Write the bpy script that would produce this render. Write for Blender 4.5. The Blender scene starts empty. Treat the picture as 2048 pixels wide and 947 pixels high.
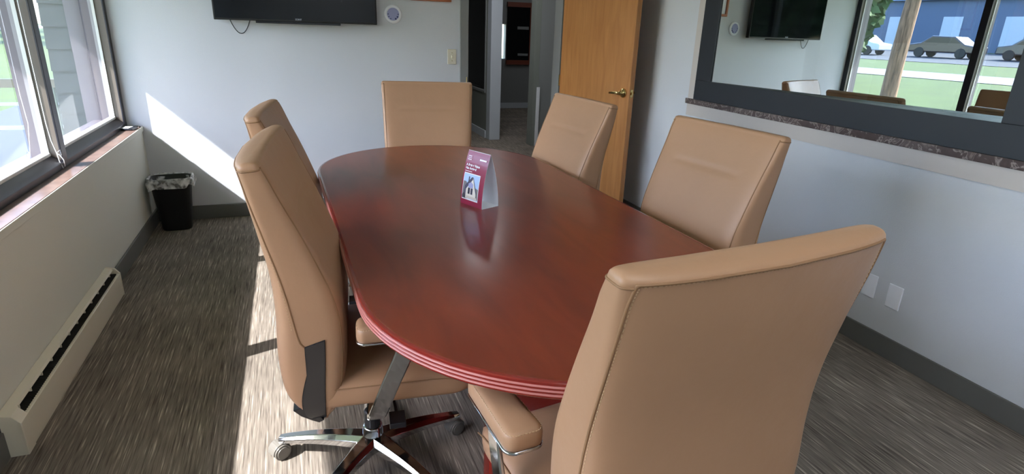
import bpy, bmesh, math, random
from mathutils import Vector, Matrix
random.seed(7)
SC = bpy.context.scene
COL = SC.collection

# ------------------------------------------------------------------ camera
CX, CY, CZ = 1.0038, -4.7434, 1.4121
yaw, pitch, roll, FPX = 0.35845, 0.33833, 0.03457, 1176.88
Fv = Vector((math.sin(yaw)*math.cos(pitch), math.cos(yaw)*math.cos(pitch), -math.sin(pitch)))
R0 = Vector((math.cos(yaw), -math.sin(yaw), 0)); U0 = R0.cross(Fv)
Rv = math.cos(roll)*R0 + math.sin(roll)*U0
Uv = -math.sin(roll)*R0 + math.cos(roll)*U0
cd = bpy.data.cameras.new('camera'); cam = bpy.data.objects.new('camera', cd); COL.objects.link(cam)
M = Matrix((Rv, Uv, -Fv)).transposed().to_4x4(); M.translation = (CX, CY, CZ)
cam.matrix_world = M
cd.sensor_width = 36; cd.lens = FPX/2048*36; cd.clip_start = .02; cd.clip_end = 500
SC.camera = cam

# ------------------------------------------------------------------ view, sky, sun
SC.view_settings.view_transform = 'Standard'; SC.view_settings.look = 'None'
SC.view_settings.gamma = 1; SC.view_settings.use_curve_mapping = False
SC.view_settings.exposure = 1.58
W_ = bpy.data.worlds.new('sky'); SC.world = W_; W_.use_nodes = True
nt = W_.node_tree; nt.nodes.clear()
wo = nt.nodes.new('ShaderNodeOutputWorld'); wb = nt.nodes.new('ShaderNodeBackground')
sk = nt.nodes.new('ShaderNodeTexSky'); sk.sky_type = 'NISHITA'; sk.sun_disc = False
sk.sun_elevation = math.radians(43); sk.sun_rotation = math.radians(250); sk.air_density = 1.0; sk.dust_density = 1.5
wb.inputs['Strength'].default_value = 0.62
hs = nt.nodes.new('ShaderNodeHueSaturation'); hs.inputs['Saturation'].default_value = 1.1
nt.links.new(sk.outputs[0], hs.inputs['Color']); nt.links.new(hs.outputs[0], wb.inputs[0]); nt.links.new(wb.outputs[0], wo.inputs[0])
sl = bpy.data.lights.new('sun', 'SUN'); sun = bpy.data.objects.new('sun', sl); COL.objects.link(sun)
SUN_D = Vector((1, .34, -.975)).normalized()
sun.rotation_euler = SUN_D.to_track_quat('-Z', 'Y').to_euler(); sun.location = (-8, -4, 9)
sl.energy = 7.2; sl.angle = math.radians(.53); sl.color = (1, .96, .9)

# ------------------------------------------------------------------ materials
def lin(c):
    return tuple((x/12.92 if x <= .04045 else ((x+.055)/1.055)**2.4) for x in c) + (1,)
def rgb(r, g, b): return lin((r/255, g/255, b/255))
def mat(name, col, rough=.5, metal=0, spec=.5, bump=None, noise=None, coat=0, emit=None):
    """bump=(scale, strength[, stretch]); noise=(scale, amount, stretch)"""
    m = bpy.data.materials.new(name); m.use_nodes = True; t = m.node_tree; b = t.nodes['Principled BSDF']
    b.inputs['Base Color'].default_value = col; b.inputs['Roughness'].default_value = rough
    b.inputs['Metallic'].default_value = metal; b.inputs['Specular IOR Level'].default_value = spec
    b.inputs['Coat Weight'].default_value = coat; b.inputs['Coat Roughness'].default_value = .15
    tc = t.nodes.new('ShaderNodeTexCoord')
    if noise:
        mp = t.nodes.new('ShaderNodeMapping'); mp.inputs['Scale'].default_value = noise[2] if len(noise) > 2 else (1, 1, 1)
        t.links.new(tc.outputs['Object'], mp.inputs[0])
        n = t.nodes.new('ShaderNodeTexNoise'); n.inputs['Scale'].default_value = noise[0]; n.inputs['Detail'].default_value = 5
        t.links.new(mp.outputs[0], n.inputs[0])
        mr = t.nodes.new('ShaderNodeMapRange'); mr.inputs[1].default_value = .3; mr.inputs[2].default_value = .7
        mr.inputs[3].default_value = 1-noise[1]; mr.inputs[4].default_value = 1+noise[1]
        t.links.new(n.outputs[0], mr.inputs[0])
        mx = t.nodes.new('ShaderNodeMix'); mx.data_type = 'RGBA'; mx.blend_type = 'MULTIPLY'; mx.inputs[0].default_value = 1
        mx.inputs[6].default_value = col; t.links.new(mr.outputs[0], mx.inputs[7]); t.links.new(mx.outputs[2], b.inputs['Base Color'])
    if bump:
        mp = t.nodes.new('ShaderNodeMapping'); mp.inputs['Scale'].default_value = bump[2] if len(bump) > 2 else (1, 1, 1)
        t.links.new(tc.outputs['Object'], mp.inputs[0])
        n = t.nodes.new('ShaderNodeTexNoise'); n.inputs['Scale'].default_value = bump[0]; n.inputs['Detail'].default_value = 4
        t.links.new(mp.outputs[0], n.inputs[0])
        bp = t.nodes.new('ShaderNodeBump'); bp.inputs['Strength'].default_value = bump[1]; bp.inputs['Distance'].default_value = .01
        t.links.new(n.outputs[0], bp.inputs['Height']); t.links.new(bp.outputs[0], b.inputs['Normal'])
    if emit:
        b.inputs['Emission Color'].default_value = emit[0]; b.inputs['Emission Strength'].default_value = emit[1]
    return m

def glass_mat(name, tint, refl_lo, refl_hi, refl_tint=(1, 1, 1, 1), rough=0.0):
    m = bpy.data.materials.new(name); m.use_nodes = True; t = m.node_tree; t.nodes.clear()
    o = t.nodes.new('ShaderNodeOutputMaterial'); tr = t.nodes.new('ShaderNodeBsdfTransparent'); gl = t.nodes.new('ShaderNodeBsdfGlossy')
    mx = t.nodes.new('ShaderNodeMixShader'); lw = t.nodes.new('ShaderNodeLayerWeight'); lw.inputs[0].default_value = .35
    mr = t.nodes.new('ShaderNodeMapRange'); mr.inputs[3].default_value = refl_lo; mr.inputs[4].default_value = refl_hi
    tr.inputs[0].default_value = tint; gl.inputs[0].default_value = refl_tint; gl.inputs['Roughness'].default_value = rough
    t.links.new(lw.outputs['Fresnel'], mr.inputs[0]); t.links.new(mr.outputs[0], mx.inputs[0])
    t.links.new(tr.outputs[0], mx.inputs[1]); t.links.new(gl.outputs[0], mx.inputs[2]); t.links.new(mx.outputs[0], o.inputs[0])
    return m

def carpet_mat():
    m = bpy.data.materials.new('streaked_carpet'); m.use_nodes = True; t = m.node_tree; b = t.nodes['Principled BSDF']
    b.inputs['Roughness'].default_value = .95; b.inputs['Specular IOR Level'].default_value = .15
    tc = t.nodes.new('ShaderNodeTexCoord')
    def ns(scale, st, det=3):
        mp = t.nodes.new('ShaderNodeMapping'); mp.inputs['Scale'].default_value = st; t.links.new(tc.outputs['Object'], mp.inputs[0])
        n = t.nodes.new('ShaderNodeTexNoise'); n.inputs['Scale'].default_value = scale; n.inputs['Detail'].default_value = det
        t.links.new(mp.outputs[0], n.inputs[0]); return n
    a = ns(1, (150, 4.6, 1), 2); c = ns(1, (330, 10, 1), 2); d = ns(1.7, (1, 1.6, 1), 3)
    r = t.nodes.new('ShaderNodeValToRGB'); cr = r.color_ramp
    cr.elements[0].position = .36; cr.elements[0].color = rgb(88, 80, 73)
    cr.elements[1].position = .66; cr.elements[1].color = rgb(194, 181, 164)
    e = cr.elements.new(.47); e.color = rgb(122, 113, 104)
    e = cr.elements.new(.575); e.color = rgb(136, 127, 117)
    ad = t.nodes.new('ShaderNodeMix'); ad.data_type = 'FLOAT'; ad.inputs[0].default_value = .42
    t.links.new(a.outputs[0], ad.inputs[2]); t.links.new(c.outputs[0], ad.inputs[3]); t.links.new(ad.outputs[0], r.inputs[0])
    mr = t.nodes.new('ShaderNodeMapRange'); mr.inputs[1].default_value = .3; mr.inputs[2].default_value = .7; mr.inputs[3].default_value = .82; mr.inputs[4].default_value = 1.15
    t.links.new(d.outputs[0], mr.inputs[0])
    # carpet tiles: each 0.5 m tile a touch lighter or darker
    mp = t.nodes.new('ShaderNodeMapping'); mp.inputs['Scale'].default_value = (4, 1, 1); t.links.new(tc.outputs['Object'], mp.inputs[0])
    vo = t.nodes.new('ShaderNodeTexWhiteNoise'); sn = t.nodes.new('ShaderNodeVectorMath'); sn.operation = 'FLOOR'
    t.links.new(mp.outputs[0], sn.inputs[0]); t.links.new(sn.outputs[0], vo.inputs[0])
    m2 = t.nodes.new('ShaderNodeMapRange'); m2.inputs[3].default_value = .9; m2.inputs[4].default_value = 1.08; t.links.new(vo.outputs[0], m2.inputs[0])
    ml = t.nodes.new('ShaderNodeMath'); ml.operation = 'MULTIPLY'; t.links.new(mr.outputs[0], ml.inputs[0]); t.links.new(m2.outputs[0], ml.inputs[1])
    mx = t.nodes.new('ShaderNodeMix'); mx.data_type = 'RGBA'; mx.blend_type = 'MULTIPLY'; mx.inputs[0].default_value = 1
    t.links.new(r.outputs[0], mx.inputs[6]); t.links.new(ml.outputs[0], mx.inputs[7]); t.links.new(mx.outputs[2], b.inputs['Base Color'])
    bp = t.nodes.new('ShaderNodeBump'); bp.inputs['Strength'].default_value = .35; bp.inputs['Distance'].default_value = .004
    t.links.new(ad.outputs[0], bp.inputs['Height']); t.links.new(bp.outputs[0], b.inputs['Normal'])
    return m

def wood_mat(name, c1, c2, scale, stretch, rough, coat=0., spec=.5, bump=0.):
    m = bpy.data.materials.new(name); m.use_nodes = True; t = m.node_tree; b = t.nodes['Principled BSDF']
    b.inputs['Roughness'].default_value = rough; b.inputs['Coat Weight'].default_value = coat; b.inputs['Coat Roughness'].default_value = .16
    b.inputs['Specular IOR Level'].default_value = spec
    tc = t.nodes.new('ShaderNodeTexCoord'); mp = t.nodes.new('ShaderNodeMapping'); mp.inputs['Scale'].default_value = stretch
    n = t.nodes.new('ShaderNodeTexNoise'); n.inputs['Scale'].default_value = scale; n.inputs['Detail'].default_value = 8; n.inputs['Distortion'].default_value = .6
    r = t.nodes.new('ShaderNodeValToRGB'); r.color_ramp.elements[0].position = .3; r.color_ramp.elements[0].color = c1
    r.color_ramp.elements[1].position = .7; r.color_ramp.elements[1].color = c2
    t.links.new(tc.outputs['Object'], mp.inputs[0]); t.links.new(mp.outputs[0], n.inputs[0]); t.links.new(n.outputs[0], r.inputs[0]); t.links.new(r.outputs[0], b.inputs['Base Color'])
    return m

def marble_mat():
    m = bpy.data.materials.new('brown_marble'); m.use_nodes = True; t = m.node_tree; b = t.nodes['Principled BSDF']
    b.inputs['Roughness'].default_value = .3
    tc = t.nodes.new('ShaderNodeTexCoord'); n = t.nodes.new('ShaderNodeTexNoise'); n.inputs['Scale'].default_value = 9; n.inputs['Detail'].default_value = 8; n.inputs['Distortion'].default_value = 2.4
    r = t.nodes.new('ShaderNodeValToRGB'); cr = r.color_ramp
    cr.elements[0].position = .3; cr.elements[0].color = rgb(70, 58, 56); cr.elements[1].position = .72; cr.elements[1].color = rgb(104, 90, 88)
    for p, c in ((.47, rgb(82, 69, 67)), (.5, rgb(158, 146, 142)), (.53, rgb(86, 74, 72)), (.6, rgb(100, 86, 84)), (.63, rgb(136, 122, 118))):
        e = cr.elements.new(p); e.color = c
    t.links.new(tc.outputs['Object'], n.inputs[0]); t.links.new(n.outputs[0], r.inputs[0]); t.links.new(r.outputs[0], b.inputs['Base Color'])
    return m

MT = dict(
    wall=mat('white_wall_paint', rgb(214, 217, 222), .7, bump=(220, .12)),
    wall_low=mat('grey_cream_wall_paint', rgb(218, 219, 208), .6, bump=(220, .12)),
    ceiling=mat('ceiling_tile', rgb(232, 232, 228), .9, bump=(120, .3)),
    carpet=carpet_mat(),
    base=mat('grey_vinyl_base', rgb(104, 104, 100), .5),
    leather=mat('tan_leather', rgb(180, 139, 106), .42, spec=.45, bump=(16, .18), noise=(3, .04)),
    seam=mat('tan_thread', rgb(150, 112, 78), .6),
    stitch=mat('pale_thread', rgb(214, 180, 140), .6),
    chrome=mat('polished_chrome', rgb(200, 202, 206), .09, metal=1),
    blackp=mat('glossy_black_plastic', rgb(26, 26, 32), .18, spec=.6),
    blackm=mat('matt_black_plastic', rgb(24, 24, 26), .5),
    caster=mat('grey_caster_plastic', rgb(112, 108, 102), .35),
    top=wood_mat('cherry_veneer', rgb(114, 42, 24), rgb(142, 58, 34), 2.2, (5, 1.1, 5), .3, coat=.45),
    edge=mat('red_lacquered_edge', rgb(142, 42, 34), .12, coat=1),
    bead=mat('bead_painted_highlight', rgb(206, 132, 124), .25, coat=.6),  # pale rosy tone stands in for highlights along the edge beads
    door=wood_mat('honey_oak', rgb(176, 116, 62), rgb(198, 138, 80), 3.0, (7, 7, .8), .4),
    brass=mat('polished_brass', rgb(200, 176, 118), .16, metal=1),
    bronze=mat('dark_anodised_frame', rgb(38, 38, 48), .35, spec=.5),
    bronze2=mat('bronze_frame_side', rgb(112, 104, 96), .45),
    outer=mat('outer_frame_grey', rgb(92, 88, 96), .5),
    alu=mat('pale_aluminium_bead', rgb(214, 218, 218), .35),
    frameblk=mat('black_painted_frame', rgb(42, 46, 52), .45),
    greige=mat('greige_trim_paint', rgb(206, 198, 192), .6),
    marble=marble_mat(),
    sillm=mat('mottled_sill_stone', rgb(124, 102, 94), .28, noise=(14, .25)),
    heater=mat('cream_enamel', rgb(222, 216, 196), .4),
    fin=mat('dull_fin_metal', rgb(70, 68, 64), .5, metal=.6),
    dark=mat('dark_void', rgb(22, 21, 20), .6),
    plate=mat('ivory_plate', rgb(226, 220, 200), .4),
    platew=mat('white_plate', rgb(244, 246, 252), .4),
    glass=glass_mat('window_glass', (.84, .87, .92, 1), .09, 1.0),
    mirror=glass_mat('reflective_office_glass', (.34, .40, .40, 1), .62, .9, (.86, .95, .93, 1)),
    jamb=mat('grey_painted_metal', rgb(138, 140, 140), .5),
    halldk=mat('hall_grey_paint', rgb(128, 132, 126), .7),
    post=mat('pale_blue_grey_paint', rgb(196, 202, 210), .6),
    redwood=mat('red_brown_wood', rgb(120, 62, 44), .5),
    tvs=mat('tv_screen', rgb(10, 12, 16), .05, spec=.5),
)

# ------------------------------------------------------------------ mesh helpers
def link(name, bm, m, parent=None, smooth=False, bevel=0, seg=2, ang=40):
    me = bpy.data.meshes.new(name)
    bmesh.ops.recalc_face_normals(bm, faces=bm.faces)
    bm.to_mesh(me); bm.free()
    ms = m if isinstance(m, (list, tuple)) else [m]
    for x in ms: me.materials.append(x)
    if smooth:
        for p in me.polygons: p.use_smooth = True
    o = bpy.data.objects.new(name, me); COL.objects.link(o)
    if parent: o.parent = parent
    if bevel:
        b = o.modifiers.new('b', 'BEVEL'); b.width = bevel; b.segments = seg; b.limit_method = 'ANGLE'; b.angle_limit = math.radians(ang)
        b.harden_normals = False
    return o
def box(bm, a, b, mi=0):
    x0, y0, z0 = a; x1, y1, z1 = b
    v = [bm.verts.new(p) for p in ((x0,y0,z0),(x1,y0,z0),(x1,y1,z0),(x0,y1,z0),(x0,y0,z1),(x1,y0,z1),(x1,y1,z1),(x0,y1,z1))]
    for f in ((0,3,2,1),(4,5,6,7),(0,1,5,4),(1,2,6,5),(2,3,7,6),(3,0,4,7)):
        fc = bm.faces.new([v[i] for i in f]); fc.material_index = mi
def prism(bm, pts, vec, mi=0, smooth=False):
    """polygon pts (3d) extruded by vec"""
    vec = Vector(vec); a = [bm.verts.new(p) for p in pts]; b = [bm.verts.new(Vector(p)+vec) for p in pts]
    n = len(pts); fs = [bm.faces.new(a[::-1]), bm.faces.new(b)]
    for i in range(n): fs.append(bm.faces.new((a[i], a[(i+1)%n], b[(i+1)%n], b[i])))
    for f in fs: f.material_index = mi
def rings(bm, rs, closed=True, cap=True, mi=0):
    vs = [[bm.verts.new(p) for p in r] for r in rs]; n = len(rs[0])
    for a, b in zip(vs, vs[1:]):
        for i in range(n if closed else n-1):
            f = bm.faces.new((a[i], a[(i+1)%n], b[(i+1)%n], b[i])); f.material_index = mi
    if cap:
        bm.faces.new(vs[0][::-1]).material_index = mi; bm.faces.new(vs[-1]).material_index = mi
    return vs
def tube(bm, path, r, n=8, flat=None, mi=0, closed=False):
    """round tube along points; r number or list; flat=(w,h) gives a rectangular-ish section"""
    path = [Vector(p) for p in path]; rs = []; up = Vector((0, 0, 1)); N = len(path)
    prev = None
    for i, p in enumerate(path):
        if closed: t = path[(i+1)%N]-path[i-1]
        else: t = path[min(i+1, N-1)]-path[max(i-1, 0)]
        t.normalize()
        if prev is None:
            s = t.cross(up)
            if s.length < .05: s = t.cross(Vector((0, 1, 0)))
        else:
            s = prev - t*prev.dot(t)
        s.normalize(); prev = s.copy(); u = s.cross(t); u.normalize()
        ri = r[i] if isinstance(r, (list, tuple)) else r
        ring = []
        for k in range(n):
            a = 2*math.pi*(k+.5)/n; c, d = math.cos(a), math.sin(a)
            if flat:
                w, h = flat[i] if isinstance(flat, list) else flat
                e = .35
                c = math.copysign(abs(c)**e, c); d = math.copysign(abs(d)**e, d)
                ring.append(p + s*c*w + u*d*h)
            else: ring.append(p + s*c*ri + u*d*ri)
        rs.append(ring)
    if closed: rs.append(rs[0]); rings(bm, rs, cap=False, mi=mi); bmesh.ops.remove_doubles(bm, verts=bm.verts, dist=1e-6)
    else: rings(bm, rs, mi=mi)
def cyl(bm, c, r, h, n=24, axis='z', r2=None, mi=0):
    r2 = r if r2 is None else r2; c = Vector(c); a = []; b = []
    for k in range(n):
        t = 2*math.pi*k/n; x, y = math.cos(t), math.sin(t)
        if axis == 'z': a.append(c+Vector((x*r, y*r, 0))); b.append(c+Vector((x*r2, y*r2, h)))
        elif axis == 'y': a.append(c+Vector((x*r, 0, y*r))); b.append(c+Vector((x*r2, h, y*r2)))
        else: a.append(c+Vector((0, x*r, y*r))); b.append(c+Vector((h, x*r2, y*r2)))
    rings(bm, [a, b], mi=mi)
def lathe(bm, prof, n=28, c=(0, 0, 0), axis='z', mi=0):
    rs = []
    for r, h in prof:
        ring = []
        for k in range(n):
            t = 2*math.pi*k/n; x, y = r*math.cos(t), r*math.sin(t)
            p = (x, y, h) if axis == 'z' else ((x, h, y) if axis == 'y' else (h, x, y))
            ring.append(Vector(p)+Vector(c))
        rs.append(ring)
    rings(bm, rs, mi=mi)
def B(): return bmesh.new()
def thing(name, label, cat, loc=(0, 0, 0), rz=0, group=None):
    o = bpy.data.objects.new(name, None); COL.objects.link(o); o.empty_display_size = .05
    o.location = loc; o.rotation_euler = (0, 0, rz); return tag(o, label, cat, group)
def tag(o, label, cat, group=None):
    o['label'] = label; o['category'] = cat
    if group: o['group'] = group
    return o
def struct(name, bm, m, parent=None, label=None, **k):
    o = link(name, bm, m, parent, **k)
    if not parent: o['kind'] = 'structure'
    if label: o['label'] = label
    return o
def loc_to(o, org):
    """shift a linked mesh so its origin is at org, geometry unmoved"""
    o.data.transform(Matrix.Translation(-Vector(org))); o.location = org; return o

# ------------------------------------------------------------------ room shell
RW, H, YB = 3.554, 2.6, -6.2
SILL = .695
b = B(); box(b, (-.14, YB-.15, -.1), (8.2, 7.6, 0)); struct('floor', b, MT['carpet'])
b = B(); box(b, (-.2, YB-.15, H), (8.2, 7.6, H+.1)); struct('ceiling', b, MT['ceiling'])
# back wall with the doorway
DX0, DX1, DH = 2.29, 3.20, 2.08
b = B(); box(b, (-.165, 0, 0), (DX0, .12, H)); box(b, (DX1, 0, 0), (RW+.15, .12, H)); box(b, (DX0, 0, DH), (DX1, .12, H))
struct('wall_back', b, MT['wall'])
# right wall with the opening of the inner window
WY0, WY1, WZ0, WZ1 = -1.352, -3.385, 1.012, 2.2
b = B(); box(b, (RW, YB, 0), (RW+.15, 0, WZ0-.035)); box(b, (RW, WY0, WZ0-.035), (RW+.15, 0, H)); box(b, (RW, YB, WZ0-.035), (RW+.15, WY1, H)); box(b, (RW, WY1, WZ1), (RW+.15, WY0, H))
struct('wall_right', b, MT['wall'])
b = B(); box(b, (-.3, YB-.12, 0), (RW+.15, YB, H)); struct('wall_front', b, MT['wall'])
b = B(); box(b, (-.14, YB, 0), (0, 0, SILL-.03)); box(b, (-.3, YB, 2.35), (-.06, 0, H)); struct('wall_left', b, MT['wall_low'])
b = B(); box(b, (-.29, YB, -.1), (-.14, 0, SILL-.03)); struct('wall_outer', b, mat('outer_wall_siding', rgb(150, 150, 140), .8))
# baseboards
b = B(); box(b, (.012, -.012, 0), (DX0, 0, .1016)); struct('baseboard_back', b, MT['base'], bevel=.003)
b = B(); box(b, (0, YB, 0), (.012, 0, .1016)); struct('baseboard_left', b, MT['base'], bevel=.003)
b = B(); box(b, (RW-.012, YB, 0), (RW, 0, .1016)); struct('baseboard_right', b, MT['base'], bevel=.003)

# ------------------------------------------------------------------ left ribbon window (window_1)
w1 = bpy.data.objects.new('window_1', None); COL.objects.link(w1); w1['kind'] = 'structure'
w1['label'] = 'long ribbon window in dark frames above the low left wall'
XN, XG = -.088, -.152
mull = [-1.27, -2.44, -3.61, -4.78, -5.95]
def side_frame(y0, y1, nm):
    b = B(); box(b, (XN-.006, y0, SILL+.005), (XN+.003, y1, 2.35)); link(nm+'_nose', b, MT['bronze'], w1, bevel=.002)
    b = B(); box(b, (XG+.012, y0+.004, SILL), (XN-.004, y1-.004, 2.35)); link(nm, b, MT['bronze2'], w1)
    b = B(); box(b, (XG-.0, y0-.004, SILL+.03), (XG+.016, y1+.004, 2.35)); link('glazing_bead', b, MT['alu'], w1)
    b = B(); box(b, (XG-.06, y0+.002, SILL-.02), (XG-.002, y1-.002, 2.35)); link('outer_frame', b, MT['outer'], w1)
side_frame(-.05, 0, 'window_jamb')
for y in mull: side_frame(y-.032, y+.032, 'mullion')
# bottom rail: dark nose, sloped dark top, pale bead, outer rail
b = B(); prism(b, [(XN+.004, YB, SILL), (XN+.004, YB, SILL+.03), (XG+.02, YB, SILL+.062), (XG+.02, YB, SILL)], (0, -YB, 0)); link('bottom_rail', b, MT['bronze'], w1, bevel=.002)
b = B(); box(b, (XG-.012, YB, SILL+.02), (XG+.020, 0, SILL+.075)); link('bottom_bead', b, MT['alu'], w1, bevel=.003)
b = B(); box(b, (XG-.12, YB, SILL-.04), (XG-.012, 0, SILL+.05)); link('outer_rail', b, MT['outer'], w1)
b = B(); box(b, (XG-.06, YB, 2.33), (XN, 0, 2.37)); link('head_rail', b, MT['bronze'], w1)
ys = [-.05]+mull+[YB]
for i in range(len(mull)+1):
    y1 = ys[i] - (.0 if i == 0 else .032); y0 = ys[i+1]+(.032 if i < len(mull) else 0)
    b = B(); v = [b.verts.new(p) for p in ((XG, y0, SILL+.06), (XG, y1, SILL+.06), (XG, y1, 2.34), (XG, y0, 2.34))]; b.faces.new(v)
    link('window_pane', b, MT['glass'], w1)
b = B(); box(b, (XG+.02, YB, SILL-.03), (.004, 0, SILL)); struct('trim_1', b, MT['sillm'], bevel=.002)['label'] = 'mottled brown stone sill under the ribbon window'
b = B(); box(b, (.0, YB, SILL-.034), (.009, 0, SILL-.002)); struct('trim_2', b, MT['wall_low'], bevel=.002)
# blind cord tied round the first mullion
b = B(); pc = Vector((XN+.002, -1.325, SILL+.06))
tube(b, [pc+Vector(p) for p in ((-.03, 0, .9), (-.028, -.002, .3), (-.03, .006, .16), (-.022, -.004, .08), (-.012, 0, .02), (-.004, -.012, -.02), (.006, -.014, -.055))], .0022, 6)
tube(b, [pc+Vector(p) for p in ((-.012, 0, .02), (.0, .012, .03), (.004, .004, .006), (-.004, -.01, .012), (-.012, 0, .02))], .0022, 6)
tube(b, [pc+Vector(p) for p in ((-.004, .004, .012), (.008, .01, -.02), (.008, .006, -.05))], .0022, 6)
tag(link('blind_cord', b, MT['platew'], None, smooth=True), 'white blind cord tied in a knot at the foot of the dark window mullion', 'cord')

# ------------------------------------------------------------------ inner window on the right (window_2)
w2 = bpy.data.objects.new('window_2', None); COL.objects.link(w2); w2['kind'] = 'structure'
w2['label'] = 'inner office window in a wide black frame on the right wall'
xf0, xf1 = RW-.012, RW+.12
b = B(); box(b, (xf0, WY1, WZ0), (xf1, WY0, WZ0+.125)); link('bottom_rail', b, MT['frameblk'], w2, bevel=.002)
b = B(); box(b, (xf0, WY1, WZ1-.125), (xf1, WY0, WZ1)); link('top_rail', b, MT['frameblk'], w2, bevel=.002)
b = B(); box(b, (xf0, WY0-.155, WZ0+.125), (xf1, WY0-.0, WZ1-.125)); link('frame_stile', b, MT['frameblk'], w2, bevel=.002)
b = B(); box(b, (xf0, WY1, WZ0+.125), (xf1, WY1+.135, WZ1-.125)); link('frame_stile', b, MT['frameblk'], w2, bevel=.002)
E_G = .072
ya, yb = WY0-.153, WY1+.133
xa = RW-.004; xb = xa + E_G*(ya-yb)
b = B(); v = [b.verts.new(p) for p in ((xa, ya, WZ0+.12), (xb, yb, WZ0+.12), (xb, yb, WZ1-.12), (xa, ya, WZ1-.12))]; b.faces.new(v)
link('window_pane', b, MT['mirror'], w2)
# greige casing and marble sill
b = B(); box(b, (RW-.008, WY1-.06, WZ0-.112), (RW, WY0+.062, WZ0-.034)); box(b, (RW-.008, WY0, WZ0-.034), (RW, WY0+.062, 2.26)); box(b, (RW-.008, WY1-.06, WZ0-.034), (RW, WY1, 2.26)); box(b, (RW-.008, WY1, WZ1), (RW, WY0, 2.26))
struct('trim_3', b, MT['greige'])['label'] = 'greige casing board around the inner window'
b = B(); box(b, (RW-.022, WY1-.07, WZ0-.034), (RW+.14, WY0+.07, WZ0)); struct('trim_4', b, MT['marble'], bevel=.002)['label'] = 'brown veined marble sill under the black-framed inner window'

# ------------------------------------------------------------------ door frame and open door
b = B(); box(b, (DX0-.006, -.014, 0), (DX0+.062, .134, DH)); box(b, (DX1-.05, -.014, 0), (DX1+.006, .134, DH)); box(b, (DX0+.062, -.014, DH-.05), (DX1-.05, .134, DH+.006))
fr = struct('trim_5', b, MT['jamb'], bevel=.003); fr['label'] = 'grey metal frame of the open doorway'
b = B(); box(b, (DX0+.044, -.0165, .985), (DX0+.050, -.014, 1.04)); link('strike_plate', b, MT['brass'], fr)['label'] = 'brass strike plate'
hx, hy = 3.155, -.03
ang = math.atan2(-.83, .175)
d1 = bpy.data.objects.new('door_1', None); COL.objects.link(d1); d1.location = (hx, hy, 0); d1.rotation_euler = (0, 0, ang)
d1['kind'] = 'structure'; d1['label'] = 'open honey oak door with a brass lever handle'
DL = .865   # local: x from hinge to free edge, +y is towards right wall
b = B(); box(b, (0, 0, .012), (DL, .044, 2.03)); link('door_leaf', b, MT['door'], d1, bevel=.002)
hz = .995
b = B(); lathe(b, [(.034, 0), (.034, -.006), (.03, -.014), (.017, -.02), (.0135, -.022), (.0135, -.048)], c=(DL-.062, 0, hz), axis='y')
tube(b, [(DL-.055, -.05, hz), (DL-.085, -.053, hz+.001), (DL-.125, -.052, hz-.002), (DL-.165, -.047, hz-.006)], .01, 10, flat=[(.012, .012), (.011, .010), (.010, .009), (.008, .008)])
link('door_handle', b, MT['brass'], d1, smooth=True)
b = B(); lathe(b, [(.034, .044), (.034, .05), (.03, .058), (.017, .064), (.0135, .066), (.0135, .092)], c=(DL-.062, 0, hz), axis='y')
tube(b, [(DL-.055, .094, hz), (DL-.085, .097, hz), (DL-.125, .096, hz-.002), (DL-.165, .091, hz-.006)], .01, 10, flat=(.010, .009))
link('door_handle', b, MT['brass'], d1, smooth=True)
b = B(); box(b, (DL-.001, .010, hz-.028), (DL+.0015, .034, hz+.028)); box(b, (DL, .015, hz-.009), (DL+.011, .028, hz+.009)); link('latch_plate', b, MT['brass'], d1)['label'] = 'brass latch plate in the door edge'
for z in (.22, 1.02, 1.82):
    b = B(); cyl(b, (-.004, -.004, z-.045), .006, .09, 10); link('hinge', b, MT['brass'], d1, smooth=False)

# ------------------------------------------------------------------ hallway and rooms beyond
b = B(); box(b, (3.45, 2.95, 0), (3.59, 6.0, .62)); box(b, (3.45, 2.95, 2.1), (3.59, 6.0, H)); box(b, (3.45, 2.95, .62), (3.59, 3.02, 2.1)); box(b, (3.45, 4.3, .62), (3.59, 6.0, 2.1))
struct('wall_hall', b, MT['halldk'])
b = B(); box(b, (3.452, 2.80, 0), (3.60, 2.95, H)); struct('trim_6', b, MT['post'], bevel=.003)['label'] = 'pale post at the end of the hall wall'
w3 = bpy.data.objects.new('window_3', None); COL.objects.link(w3); w3['kind'] = 'structure'; w3['label'] = 'dark glazed panel in the hall wall seen through the doorway'
b = B(); box(b, (3.44, 3.0, .60), (3.47, 4.32, .63)); box(b, (3.44, 3.0, 2.08), (3.47, 4.32, 2.12)); box(b, (3.44, 3.0, .63), (3.47, 3.03, 2.08)); box(b, (3.44, 4.29, .63), (3.47, 4.32, 2.08)); link('window_frame', b, MT['jamb'], w3)
b = B(); box(b, (3.50, 3.02, .62), (3.51, 4.3, 2.1)); link('window_pane', b, mat('dark_glass', rgb(18, 18, 18), .12), w3)
b = B(); box(b, (3.435, 2.95, 0), (3.45, 6.0, .1)); struct('baseboard_hall', b, MT['post'])
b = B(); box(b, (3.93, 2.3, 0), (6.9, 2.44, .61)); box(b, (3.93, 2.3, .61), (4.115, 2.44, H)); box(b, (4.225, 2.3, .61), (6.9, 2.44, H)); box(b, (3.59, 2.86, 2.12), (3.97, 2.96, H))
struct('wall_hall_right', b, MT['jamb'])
b = B(); box(b, (4.11, 2.40, .6), (4.23, 2.42, H-.02)); o = struct('window_4', b, mat('dark_glass_slot', rgb(16, 16, 15), .2)); o['label'] = 'narrow dark glass slot in the hall wall'
b = B(); box(b, (3.855, 2.30, 0), (3.93, 2.46, H)); struct('trim_7', b, MT['halldk'], bevel=.003)['label'] = 'grey jamb at the right of the hall opening'
b = B(); box(b, (3.905, 2.285, 0), (3.945, 2.30, .74)); struct('trim_8', b, MT['platew'])['label'] = 'pale corner strip low on the hall jamb'
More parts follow.
